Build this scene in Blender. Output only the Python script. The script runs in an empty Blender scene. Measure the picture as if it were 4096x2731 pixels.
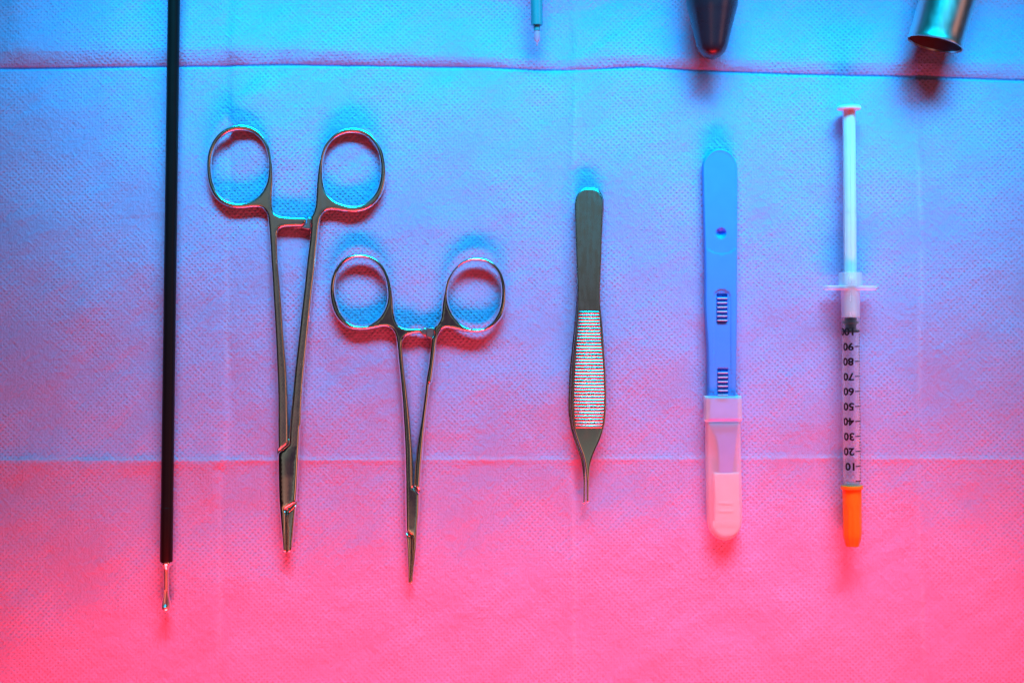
import bpy, math, random
import numpy as np
from mathutils import Vector, Matrix, noise
from mathutils.geometry import delaunay_2d_cdt

random.seed(7)
S = bpy.context.scene
COL = S.collection
PX = 1e-4            # metres on the drape per photo pixel (0.1 mm)
CX, CY = 2048.0, 1365.5
H = 0.5689           # camera height

# ------------------------------------------------------------ camera
cam = bpy.data.cameras.new('camera')
cam.lens = 50; cam.sensor_width = 36; cam.clip_start = 0.01; cam.clip_end = 20
cam.dof.use_dof = True; cam.dof.focus_distance = H - 0.003; cam.dof.aperture_fstop = 4.0
camo = bpy.data.objects.new('camera', cam); camo.location = (0, 0, H)
COL.objects.link(camo); S.camera = camo

# ------------------------------------------------------------ render / view
S.render.engine = 'CYCLES'
S.view_settings.view_transform = 'Standard'
S.view_settings.look = 'None'
S.view_settings.exposure = 0; S.view_settings.gamma = 1
S.cycles.max_bounces = 10; S.cycles.transparent_max_bounces = 24
S.cycles.caustics_reflective = False; S.cycles.caustics_refractive = False
S.cycles.use_denoising = True
try: S.cycles.denoiser = 'OPENIMAGEDENOISE'
except Exception: pass

# ------------------------------------------------------------ world: a dim room ceiling overhead, dark elsewhere
W = bpy.data.worlds.new('World'); S.world = W; W.use_nodes = True
nt = W.node_tree; nt.nodes.clear()
out = nt.nodes.new('ShaderNodeOutputWorld'); bg = nt.nodes.new('ShaderNodeBackground')
tc = nt.nodes.new('ShaderNodeTexCoord'); sep = nt.nodes.new('ShaderNodeSeparateXYZ')
nt.links.new(tc.outputs['Generated'], sep.inputs[0])
ramp = nt.nodes.new('ShaderNodeValToRGB'); cr = ramp.color_ramp
cr.elements[0].position = 0.0; cr.elements[0].color = (0.001, 0.001, 0.0015, 1)
cr.elements[1].position = 1.0; cr.elements[1].color = (0.028, 0.017, 0.03, 1)
for p, c in ((0.935, (0.003, 0.003, 0.004)), (0.952, (0.160, 0.172, 0.145)), (0.98, (0.150, 0.164, 0.138)), (0.994, (0.03, 0.02, 0.034))):
    e = cr.elements.new(p); e.color = (*c, 1)
nz = nt.nodes.new('ShaderNodeTexNoise'); nz.inputs['Scale'].default_value = 3.2
nt.links.new(tc.outputs['Generated'], nz.inputs['Vector'])
ma = nt.nodes.new('ShaderNodeMath'); ma.operation = 'MULTIPLY_ADD'
nt.links.new(nz.outputs['Fac'], ma.inputs[0]); ma.inputs[1].default_value = 0.03
mb = nt.nodes.new('ShaderNodeMath'); mb.operation = 'SUBTRACT'; mb.inputs[1].default_value = 0.015
nt.links.new(sep.outputs['Z'], mb.inputs[0]); nt.links.new(mb.outputs[0], ma.inputs[2])
nt.links.new(ma.outputs[0], ramp.inputs[0])
# glow lobes added to the world: warm and teal highlights for the steel to reflect
def glow(direction, c0, c1, col, prev):
    dv = Vector(direction).normalized()
    dn = nt.nodes.new('ShaderNodeVectorMath'); dn.operation = 'DOT_PRODUCT'; dn.inputs[1].default_value = dv
    nt.links.new(tc.outputs['Generated'], dn.inputs[0])
    mr = nt.nodes.new('ShaderNodeMapRange'); mr.interpolation_type = 'SMOOTHSTEP'
    nt.links.new(dn.outputs['Value'], mr.inputs[0]); mr.inputs[1].default_value = c0; mr.inputs[2].default_value = c1
    sc = nt.nodes.new('ShaderNodeVectorMath'); sc.operation = 'SCALE'; sc.inputs[0].default_value = col
    nt.links.new(mr.outputs[0], sc.inputs[3])
    ad = nt.nodes.new('ShaderNodeVectorMath'); ad.operation = 'ADD'
    nt.links.new(prev, ad.inputs[0]); nt.links.new(sc.outputs[0], ad.inputs[1]); return ad.outputs[0]
wc = glow((0.80, -0.12, 0.60), 0.968, 0.986, (1.25, 0.45, 0.28), ramp.outputs[0])
wc = glow((-0.22, -0.34, 0.91), 0.980, 0.992, (0.8, 0.24, 0.14), wc)
wc = glow((0.15, 0.80, 0.60), 0.965, 0.99, (0.0, 0.30, 0.36), wc)
# the photographer leaning in from below: a dark reddish shape overhead
dv = Vector((-0.10, -0.09, 1)).normalized()
dn = nt.nodes.new('ShaderNodeVectorMath'); dn.operation = 'DOT_PRODUCT'; dn.inputs[1].default_value = dv
nt.links.new(tc.outputs['Generated'], dn.inputs[0])
nj = nt.nodes.new('ShaderNodeMath'); nj.operation = 'MULTIPLY_ADD'; nj.inputs[1].default_value = 0.03
nt.links.new(nz.outputs['Fac'], nj.inputs[0]); nt.links.new(dn.outputs['Value'], nj.inputs[2])
mr = nt.nodes.new('ShaderNodeMapRange'); nt.links.new(nj.outputs[0], mr.inputs[0])
mr.inputs[1].default_value = 1.004; mr.inputs[2].default_value = 1.010
mxw = nt.nodes.new('ShaderNodeMix'); mxw.data_type = 'RGBA'; mxw.inputs[7].default_value = (0.024, 0.016, 0.032, 1)
nt.links.new(mr.outputs[0], mxw.inputs[0]); nt.links.new(wc, mxw.inputs[6])
nt.links.new(mxw.outputs[2], bg.inputs[0])
bg.inputs[1].default_value = 1.0
nt.links.new(bg.outputs[0], out.inputs[0])

# ------------------------------------------------------------ two gelled studio lamps
def area(name, loc, target, sx, sy, color, power):
    l = bpy.data.lights.new(name, 'AREA'); l.shape = 'RECTANGLE'; l.size = sx; l.size_y = sy
    l.color = color; l.energy = power
    o = bpy.data.objects.new(name, l); o.location = loc
    o.rotation_euler = (Vector(target) - Vector(loc)).to_track_quat('-Z', 'Y').to_euler()
    COL.objects.link(o); return o
cl = area('cyan_lamp', (0.035, 0.255, 0.126), (0.015, 0.068, 0), 0.42, 0.05, (0.0, 0.60, 1.0), 0.63)
cl.data.spread = math.radians(60)
rl = area('red_lamp', (0.012, -0.240, 0.110), (0.0, -0.13, 0), 0.46, 0.05, (1.0, 0.026, 0.036), 1.16)
rl.data.spread = math.radians(75)

# ------------------------------------------------------------ materials
def mat(name):
    m = bpy.data.materials.new(name); m.use_nodes = True
    return m, m.node_tree, m.node_tree.nodes['Principled BSDF']
def N(t, typ, **kw):
    n = t.nodes.new(typ)
    for k, v in kw.items(): setattr(n, k, v)
    return n
def objcoord(t):
    return N(t, 'ShaderNodeTexCoord').outputs['Object']
def geopos(t):
    return N(t, 'ShaderNodeNewGeometry').outputs['Position']
def math_(t, op, a, b=None, c=None, clamp=False):
    n = N(t, 'ShaderNodeMath', operation=op); n.use_clamp = clamp
    for i, v in enumerate((a, b, c)):
        if v is None: continue
        if isinstance(v, (int, float)): n.inputs[i].default_value = v
        else: t.links.new(v, n.inputs[i])
    return n.outputs[0]

def steel(name, base, rough, scratch=0.25, bumpd=4e-6, wear=0.06):
    m, t, p = mat(name)
    p.inputs['Metallic'].default_value = 1; p.inputs['Base Color'].default_value = (*base, 1)
    mp = N(t, 'ShaderNodeMapping'); mp.inputs['Scale'].default_value = (900, 120, 500)
    t.links.new(geopos(t), mp.inputs[0])
    n1 = N(t, 'ShaderNodeTexNoise'); n1.inputs['Scale'].default_value = 1; n1.inputs['Detail'].default_value = 4
    t.links.new(mp.outputs[0], n1.inputs['Vector'])
    n2 = N(t, 'ShaderNodeTexNoise'); n2.inputs['Scale'].default_value = 260; n2.inputs['Detail'].default_value = 5
    t.links.new(geopos(t), n2.inputs['Vector'])
    r = math_(t, 'MULTIPLY_ADD', n1.outputs['Fac'], wear * 2, rough - wear)
    r2 = math_(t, 'MULTIPLY_ADD', n2.outputs['Fac'], wear * 2, math_(t, 'SUBTRACT', r, wear))
    t.links.new(r2, p.inputs['Roughness'])
    b = N(t, 'ShaderNodeBump'); b.inputs['Strength'].default_value = scratch; b.inputs['Distance'].default_value = bumpd
    t.links.new(n1.outputs['Fac'], b.inputs['Height']); t.links.new(b.outputs[0], p.inputs['Normal'])
    return m
M = {}
M['steel'] = steel('brushed_steel', (0.88, 0.885, 0.85), 0.24)
M['polished'] = steel('polished_steel', (0.88, 0.87, 0.84), 0.16, 0.15)
M['satin'] = steel('satin_steel', (0.62, 0.58, 0.53), 0.27, 0.2, 3e-6, 0.06)
M['ridge'] = steel('ridged_steel', (0.56, 0.52, 0.48), 0.27, 0.08, 6e-6, 0.08)
M['tip_steel'] = steel('tip_steel', (0.90, 0.87, 0.84), 0.34, 0.2)
M['matte_steel'] = steel('blasted_steel', (0.45, 0.42, 0.44), 0.42, 1.0, 3e-5, 0.1)
M['tube'] = steel('tube_steel', (0.75, 0.74, 0.70), 0.33, 0.3, 4e-6, 0.05)

def plastic(name, col, rough=0.35, spec=0.5, alpha=None, trans=0.0, sss=0.0, var=0.06):
    m, t, p = mat(name)
    n = N(t, 'ShaderNodeTexNoise'); n.inputs['Scale'].default_value = 180; n.inputs['Detail'].default_value = 3
    t.links.new(geopos(t), n.inputs['Vector'])
    mx = N(t, 'ShaderNodeMix', data_type='RGBA'); mx.inputs[6].default_value = (*[c * (1 - var) for c in col], 1)
    mx.inputs[7].default_value = (*[min(1, c * (1 + var)) for c in col], 1)
    t.links.new(n.outputs['Fac'], mx.inputs[0]); t.links.new(mx.outputs[2], p.inputs['Base Color'])
    t.links.new(math_(t, 'MULTIPLY_ADD', n.outputs['Fac'], 0.12, rough - 0.06), p.inputs['Roughness'])
    p.inputs['Specular IOR Level'].default_value = spec
    if sss:
        p.inputs['Subsurface Weight'].default_value = sss
        p.inputs['Subsurface Radius'].default_value = (1, 1, 1); p.inputs['Subsurface Scale'].default_value = 0.002
    if alpha is not None:
        o = t.nodes['Material Output']
        tr = N(t, 'ShaderNodeBsdfTransparent'); ms = N(t, 'ShaderNodeMixShader')
        lw = N(t, 'ShaderNodeLayerWeight'); lw.inputs[0].default_value = 0.35
        f = math_(t, 'MULTIPLY_ADD', lw.outputs['Facing'], (1 - alpha) * 0.6, alpha, clamp=True)
        t.links.new(f, ms.inputs[0]); t.links.new(tr.outputs[0], ms.inputs[1]); t.links.new(p.outputs[0], ms.inputs[2])
        t.links.new(ms.outputs[0], o.inputs[0])
    return m
M['black'] = plastic('black_insulation', (0.009, 0.009, 0.010), 0.34, 0.18)
M['bulb'] = plastic('smoked_plastic', (0.055, 0.018, 0.030), 0.28, 0.7, None, 0)
M['handle'] = plastic('blue_plastic', (0.08, 0.34, 1.0), 0.42, 0.4, sss=0.1)
M['slider'] = plastic('slider_plastic', (0.55, 0.62, 0.90), 0.40, 0.5)
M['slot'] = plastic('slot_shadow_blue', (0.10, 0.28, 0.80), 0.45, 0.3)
M['guard'] = plastic('white_guard', (0.92, 0.90, 0.88), 0.4, 0.4, sss=0.3)
M['sleeve'] = plastic('frosted_sleeve', (0.95, 0.92, 0.97), 0.35, 0.5, alpha=0.33)
M['collar'] = plastic('frosted_collar', (0.93, 0.90, 0.95), 0.35, 0.5, alpha=0.42)
M['milky'] = plastic('milky_plastic', (0.95, 0.93, 0.97), 0.35, 0.4, sss=0.4)
M['clear'] = plastic('clear_barrel', (0.90, 0.86, 0.95), 0.10, 0.6, alpha=0.035)
M['semi'] = plastic('semi_clear_plastic', (0.92, 0.88, 0.98), 0.25, 0.6, alpha=0.28)
M['cyan_sheen_steel'] = plastic('painted_cyan_sheen', (0.03, 0.42, 0.50), 0.28, 0.7)  # steel tube; the cyan lamp's reflection is put into its base colour
M['rubber'] = plastic('black_rubber', (0.006, 0.008, 0.010), 0.45, 0.25)
M['orange'] = plastic('orange_plastic', (0.95, 0.31, 0.015), 0.38, 0.4, sss=0.3)
M['ink'] = plastic('black_ink', (0.012, 0.01, 0.016), 0.6, 0.1)
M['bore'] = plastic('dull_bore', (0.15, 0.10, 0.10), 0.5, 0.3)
M['table'] = plastic('table_laminate', (0.10, 0.10, 0.11), 0.5, 0.3)
M['tipglass'] = plastic('clear_tip_plastic', (0.95, 0.42, 0.62), 0.3, 0.5, alpha=0.6)

def drape_material():
    m, t, p = mat('nonwoven_fabric')
    pos = geopos(t)
    # slight wander of the embossing
    wn = N(t, 'ShaderNodeTexNoise'); wn.inputs['Scale'].default_value = 60; wn.inputs['Detail'].default_value = 1
    t.links.new(pos, wn.inputs['Vector'])
    wv = N(t, 'ShaderNodeVectorMath', operation='SCALE'); wv.inputs[3].default_value = 0.0009
    t.links.new(wn.outputs['Color'], wv.inputs[0])
    wa = N(t, 'ShaderNodeVectorMath', operation='ADD'); t.links.new(pos, wa.inputs[0]); t.links.new(wv.outputs[0], wa.inputs[1])
    mp = N(t, 'ShaderNodeMapping'); mp.inputs['Rotation'].default_value = (0, 0, math.radians(45 - 1.5))
    mp.inputs['Scale'].default_value = (1 / 0.00157,) * 3
    t.links.new(wa.outputs[0], mp.inputs[0])
    sx = N(t, 'ShaderNodeSeparateXYZ'); t.links.new(mp.outputs[0], sx.inputs[0])
    fu = math_(t, 'ABSOLUTE', math_(t, 'SUBTRACT', math_(t, 'FRACT', sx.outputs[0]), 0.5))
    fv = math_(t, 'ABSOLUTE', math_(t, 'SUBTRACT', math_(t, 'FRACT', sx.outputs[1]), 0.5))
    d = math_(t, 'MAXIMUM', fu, fv)                      # diamond dimples
    dim = N(t, 'ShaderNodeMapRange', interpolation_type='SMOOTHSTEP')
    t.links.new(d, dim.inputs[0]); dim.inputs[1].default_value = 0.15; dim.inputs[2].default_value = 0.30
    dim.inputs[3].default_value = 0; dim.inputs[4].default_value = 1     # 0 inside the dimple
    # patches where the fabric is fluffy and the embossing shows less
    pn = N(t, 'ShaderNodeTexNoise'); pn.inputs['Scale'].default_value = 28; pn.inputs['Detail'].default_value = 3
    t.links.new(pos, pn.inputs['Vector'])
    pr = N(t, 'ShaderNodeMapRange'); t.links.new(pn.outputs['Fac'], pr.inputs[0])
    pr.inputs[1].default_value = 0.36; pr.inputs[2].default_value = 0.60; pr.inputs[3].default_value = 0.15; pr.inputs[4].default_value = 1.0
    dm = math_(t, 'MULTIPLY', dim.outputs[0], pr.outputs[0])
    # fibres: thin crossing streaks in three directions
    def streak(ang, sc, ratio, seed):
        a = N(t, 'ShaderNodeMapping'); a.inputs['Rotation'].default_value = (0, 0, math.radians(ang))
        a.inputs['Location'].default_value = (seed, seed * 2, 0)
        b = N(t, 'ShaderNodeMapping'); b.inputs['Scale'].default_value = (sc, sc / ratio, sc / ratio)
        t.links.new(wa.outputs[0], a.inputs[0]); t.links.new(a.outputs[0], b.inputs[0])
        n = N(t, 'ShaderNodeTexNoise'); n.inputs['Scale'].default_value = 1; n.inputs['Detail'].default_value = 3
        n.inputs['Roughness'].default_value = 0.65
        n.inputs['Distortion'].default_value = 0.6
        t.links.new(b.outputs[0], n.inputs['Vector'])
        return n.outputs['Fac']
    f1 = streak(38, 1500, 4.5, 0.1); f2 = streak(-42, 1300, 4.5, 0.3); f3 = streak(5, 1400, 4, 0.7)
    fb = math_(t, 'MAXIMUM', math_(t, 'MAXIMUM', f1, f2), f3)
    lump = N(t, 'ShaderNodeTexNoise'); lump.inputs['Scale'].default_value = 420; lump.inputs['Detail'].default_value = 4
    t.links.new(pos, lump.inputs['Vector'])
    h = math_(t, 'MULTIPLY_ADD', fb, 2.6, math_(t, 'MULTIPLY_ADD', dm, 0.85, math_(t, 'MULTIPLY', lump.outputs['Fac'], 1.5)))
    bp = N(t, 'ShaderNodeBump'); bp.inputs['Strength'].default_value = 1.0; bp.inputs['Distance'].default_value = 0.00029
    t.links.new(h, bp.inputs['Height']); t.links.new(bp.outputs[0], p.inputs['Normal'])
    mx = N(t, 'ShaderNodeMix', data_type='RGBA')
    mx.inputs[6].default_value = (0.33, 0.36, 0.68, 1); mx.inputs[7].default_value = (0.46, 0.50, 0.91, 1)
    fac = math_(t, 'MULTIPLY_ADD', dm, 0.6, math_(t, 'MULTIPLY', fb, 0.6), clamp=True)
    t.links.new(fac, mx.inputs[0])
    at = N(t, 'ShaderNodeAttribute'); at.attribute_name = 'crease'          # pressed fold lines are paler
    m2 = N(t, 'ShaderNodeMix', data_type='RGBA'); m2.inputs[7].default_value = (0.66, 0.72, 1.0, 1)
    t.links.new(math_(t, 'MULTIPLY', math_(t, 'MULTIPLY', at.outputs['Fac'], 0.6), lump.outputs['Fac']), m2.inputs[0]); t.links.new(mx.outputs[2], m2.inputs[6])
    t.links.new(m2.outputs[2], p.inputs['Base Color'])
    p.inputs['Roughness'].default_value = 0.8; p.inputs['Specular IOR Level'].default_value = 0.08
    p.inputs['Sheen Weight'].default_value = 0.0
    return m
M['drape'] = drape_material()

# ------------------------------------------------------------ helpers
def tag(o, label=None, cat=None, group=None, kind=None):
    if label: o['label'] = label
    if cat: o['category'] = cat
    if group: o['group'] = group
    if kind: o['kind'] = kind
    return o
def thing(name, loc, label, cat):
    o = bpy.data.objects.new(name, None); o.location = loc; o.empty_display_size = 0.01
    COL.objects.link(o); return tag(o, label, cat)
def wloc(o):
    v = Vector((0, 0, 0))
    while o is not None: v = v + Vector(o.location); o = o.parent
    return v
def link(name, verts, faces, m, parent=None, smooth=True):
    off = wloc(parent) if parent else Vector((0, 0, 0))
    me = bpy.data.meshes.new(name)
    me.from_pydata([(v[0] - off.x, v[1] - off.y, v[2] - off.z) for v in verts], [], faces)
    me.materials.append(M[m]); me.validate(); me.update()
    if smooth: me.polygons.foreach_set('use_smooth', [True] * len(me.polygons))
    o = bpy.data.objects.new(name, me); COL.objects.link(o)
    if parent: o.parent = parent
    return o
def sharp(o, deg=40):
    me = o.data
    import bmesh
    bm = bmesh.new(); bm.from_mesh(me)
    for e in bm.edges:
        if len(e.link_faces) == 2 and e.calc_face_angle(0) > math.radians(deg): e.smooth = False
    bm.to_mesh(me); bm.free(); return o
def PW(px, py, z, h0):
    """a photo pixel seen at height h0 (m) -> world; z in metres"""
    k = (H - h0) / H * PX
    return ((px - CX) * k, (CY - py) * k, z)
def tr(pts, x0, y0, s):
    return [(x0 + u / s, y0 + v / s) for u, v in pts]
def smooth_path(pts, closed=True, step=6.0):
    P = [np.array(p, float) for p in pts]; n = len(P); outp = []
    rng = range(n) if closed else range(n - 1)
    for i in rng:
        if closed: p0, p1, p2, p3 = P[i - 1], P[i], P[(i + 1) % n], P[(i + 2) % n]
        else: p0, p1, p2, p3 = P[max(i - 1, 0)], P[i], P[i + 1], P[min(i + 2, n - 1)]
        L = np.linalg.norm(p2 - p1)
        if L < 1e-6: continue
        k = max(1, int(round(L / step)))
        # a repeated point makes a corner
        t1 = (p2 - p0) / 2; t2 = (p3 - p1) / 2
        if np.linalg.norm(p1 - p0) < 1e-6: t1 = (p2 - p1)
        if np.linalg.norm(p3 - p2) < 1e-6: t2 = (p2 - p1)
        m1 = np.linalg.norm(t1); m2 = np.linalg.norm(t2)
        if m1 > 1e-9: t1 = t1 / m1 * L
        if m2 > 1e-9: t2 = t2 / m2 * L
        for j in range(k):
            t = j / k
            outp.append((2*t**3-3*t**2+1)*p1 + (t**3-2*t**2+t)*t1 + (-2*t**3+3*t**2)*p2 + (t**3-t**2)*t2)
    if not closed: outp.append(P[-1])
    return np.array(outp)
def seg_dist(Q, loops):
    A = np.concatenate(loops); B = np.concatenate([np.roll(l, -1, 0) for l in loops])
    D = B - A; L2 = np.maximum((D**2).sum(1), 1e-9)
    best = np.full(len(Q), 1e9)
    for s in range(0, len(Q), 2000):
        q = Q[s:s+2000]
        t = np.clip(((q[:, None] - A[None]) * D[None]).sum(2) / L2, 0, 1)
        d = np.sqrt(((q[:, None] - (A[None] + t[..., None] * D[None]))**2).sum(2))
        best[s:s+2000] = d.min(1)
    return best
def inside(Q, loops):
    A = np.concatenate(loops); B = np.concatenate([np.roll(l, -1, 0) for l in loops])
    r = np.zeros(len(Q), bool)
    for s in range(0, len(Q), 2000):
        q = Q[s:s+2000]
        c = (A[None, :, 1] > q[:, None, 1]) != (B[None, :, 1] > q[:, None, 1])
        with np.errstate(divide='ignore', invalid='ignore'):
            xi = (B[None, :, 0] - A[None, :, 0]) * (q[:, None, 1] - A[None, :, 1]) / (B[None, :, 1] - A[None, :, 1]) + A[None, :, 0]
        r[s:s+2000] = (c & (q[:, None, 0] < xi)).sum(1) % 2 == 1
    return r
def plate(outlines, bevel, zt, zb, h0, pieces, step=6.0, lattice=9.0, rings=5, extras=None, raw=False):
    """A solid from traced outlines: bevelled rim, top sheet zt(x,y,t), bottom sheet zb(x,y,t), t = 0 at the rim, 1 past the bevel.
    pieces = [(name, material, parent, predicate(cx, cy))]; every triangle goes to the first piece that takes it."""
    loops = [o if raw else smooth_path(o, True, step) for o in outlines]
    pts = []; edges = []
    for l in loops:
        b = len(pts); n = len(l)
        pts += [tuple(p) for p in l]; edges += [(b + i, b + (i + 1) % n) for i in range(n)]
    nb = len(pts)
    cand = []
    for l in loops:
        tg = np.roll(l, -1, 0) - np.roll(l, 1, 0); tg /= np.maximum(np.linalg.norm(tg, axis=1), 1e-9)[:, None]
        nn = np.stack([-tg[:, 1], tg[:, 0]], 1)
        for k in range(1, rings + 1):
            dk = bevel * (1 - math.cos(math.pi / 2 * k / rings))
            for sg in (1, -1):
                q = l + nn * dk * sg
                ok = inside(q, loops); q = q[ok]
                if len(q):
                    d = seg_dist(q, loops); q = q[d > dk * 0.93]
                    cand.append(q)
    allb = np.concatenate(loops); lo = allb.min(0); hi = allb.max(0)
    gx, gy = np.meshgrid(np.arange(lo[0], hi[0], lattice), np.arange(lo[1], hi[1], lattice))
    gx[::2] += lattice / 2
    q = np.stack([gx.ravel(), gy.ravel()], 1); q = q[inside(q, loops)]
    if len(q): q = q[seg_dist(q, loops) > bevel * 1.1 + lattice * .3]; cand.append(q)
    if extras is not None: cand.append(np.array(extras, float))
    q = np.concatenate(cand) if cand else np.zeros((0, 2))
    seen = set(); keep = []
    for x, y in q[::-1]:
        key = (round(x / 0.9), round(y / 0.9))
        if key in seen: continue
        seen.add(key); keep.append((x, y))
    res = delaunay_2d_cdt([Vector(p) for p in pts + keep], edges, [], 0, 1e-5)
    V = np.array([(v.x, v.y) for v in res[0]]); T = [tuple(f) for f in res[2]]
    c = np.array([(V[f[0]] + V[f[1]] + V[f[2]]) / 3 for f in T]); ok = inside(c, loops)
    T = [f for f, k in zip(T, ok) if k]; c = c[ok]
    d = seg_dist(V, loops); t = np.clip(d / bevel, 0, 1); t[d < 0.02] = 0
    ZT = np.array([zt(x, y, tt) for (x, y), tt in zip(V, t)]); ZB = np.array([zb(x, y, tt) for (x, y), tt in zip(V, t)])
    tris = []
    for f in T:                                   # counter-clockwise in world (y flipped)
        a, b_, c_ = V[f[0]], V[f[1]], V[f[2]]
        cr_ = (b_[0]-a[0])*(c_[1]-a[1]) - (b_[1]-a[1])*(c_[0]-a[0])
        tris.append((f[0], f[2], f[1]) if cr_ > 0 else tuple(f))
    ecount = {}
    for f in tris:
        for i in range(3):
            k = tuple(sorted((f[i], f[(i+1) % 3]))); ecount[k] = ecount.get(k, 0) + 1
    objs = []; left = list(range(len(tris)))
    for name, m, parent, pred in pieces:
        take = [i for i in left if pred(c[i][0], c[i][1])]; s_ = set(take); left = [i for i in left if i not in s_]
        if not take: objs.append(None); continue
        vi = {}; verts = []; faces = []
        def gv(i, top):
            k = (i, top)
            if k not in vi:
                vi[k] = len(verts); verts.append(PW(V[i][0], V[i][1], (ZT if top else ZB)[i] * 1e-3, h0))
            return vi[k]
        for ti in take:
            f = tris[ti]
            faces.append(tuple(gv(i, 1) for i in f)); faces.append(tuple(gv(i, 0) for i in reversed(f)))
            for i in range(3):
                a, b_ = f[i], f[(i+1) % 3]
                if ecount[tuple(sorted((a, b_)))] == 1:
                    faces.append((gv(a, 1), gv(a, 0), gv(b_, 0), gv(b_, 1)))
        objs.append(link(name, verts, faces, m, parent))
    return objs
def rnd(t):                                        # quarter-round rim profile
    return math.sqrt(max(0.0, 1 - (1 - t)**2))
def lathe(name, prof, origin, axis, m, parent, seg=40, up=(0, 0, 1), warp=None, cap=(False, False), sq=1.0):
    """prof = [(distance along axis, radius)] in metres; origin world"""
    ax = Vector(axis).normalized(); upv = Vector(up); upv = (upv - ax * upv.dot(ax)).normalized(); sd = ax.cross(upv)
    verts = []; faces = []
    for s, r in prof:
        for k in range(seg):
            a = 2 * math.pi * k / seg
            rr = r if warp is None else warp(s, r, a)
            v = Vector(origin) + ax * s + upv * (math.cos(a) * rr * sq) + sd * (math.sin(a) * rr)
            verts.append(tuple(v))
    n = len(prof)
    for i in range(n - 1):
        for k in range(seg):
            faces.append((i*seg+k, i*seg+(k+1) % seg, (i+1)*seg+(k+1) % seg, (i+1)*seg+k))
    if cap[0]: faces.append(tuple(reversed(range(seg))))
    if cap[1]: faces.append(tuple((n-1)*seg + k for k in range(seg)))
    # outward normals
    o = link(name, verts, [tuple(reversed(f)) for f in faces], m, parent)
    return sharp(o, 32)
def bevbox(name, cx, cy, cz, sx, sy, sz, bv, m, parent, rot=0.0):
    import bmesh
    bm = bmesh.new(); bmesh.ops.create_cube(bm, size=1)
    for v in bm.verts: v.co = Vector((v.co.x * sx, v.co.y * sy, v.co.z * sz))
    bmesh.ops.bevel(bm, geom=bm.edges[:], offset=bv, segments=3, affect='EDGES', profile=0.5)
    R = Matrix.Rotation(rot, 3, 'Z')
    vs = [tuple(R @ v.co + Vector((cx, cy, cz))) for v in bm.verts]
    bm.verts.index_update(); fs = [tuple(v.index for v in f.verts) for f in bm.faces]; bm.free()
    return link(name, vs, fs, m, parent)

# ------------------------------------------------------------ the drape: folded nonwoven cloth, with its creases
rs = np.random.RandomState(5)
def vnoise(X, Y, wl, seed):
    r = np.random.RandomState(seed); n = 64; g = r.uniform(-1, 1, (n, n))
    u = X / wl + 17.3; v = Y / wl + 9.1
    iu = np.floor(u).astype(int); iv = np.floor(v).astype(int); fu = u - iu; fv = v - iv
    fu = fu*fu*fu*(fu*(fu*6-15)+10); fv = fv*fv*fv*(fv*(fv*6-15)+10)
    G = lambda a, b: g[a % n, b % n]
    return (G(iu, iv)*(1-fu)+G(iu+1, iv)*fu)*(1-fv) + (G(iu, iv+1)*(1-fu)+G(iu+1, iv+1)*fu)*fv
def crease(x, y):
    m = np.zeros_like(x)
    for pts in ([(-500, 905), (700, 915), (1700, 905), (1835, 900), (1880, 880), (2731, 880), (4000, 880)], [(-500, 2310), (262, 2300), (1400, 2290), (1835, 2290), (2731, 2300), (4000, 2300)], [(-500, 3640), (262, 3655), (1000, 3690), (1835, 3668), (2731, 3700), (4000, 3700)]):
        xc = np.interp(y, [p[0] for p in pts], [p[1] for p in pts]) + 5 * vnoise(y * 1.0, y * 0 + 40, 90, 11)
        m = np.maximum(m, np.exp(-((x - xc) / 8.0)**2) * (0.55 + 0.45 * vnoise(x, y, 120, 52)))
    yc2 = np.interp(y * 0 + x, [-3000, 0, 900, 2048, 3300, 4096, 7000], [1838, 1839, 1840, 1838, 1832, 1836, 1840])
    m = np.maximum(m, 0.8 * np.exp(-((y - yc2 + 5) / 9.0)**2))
    return m
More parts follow.
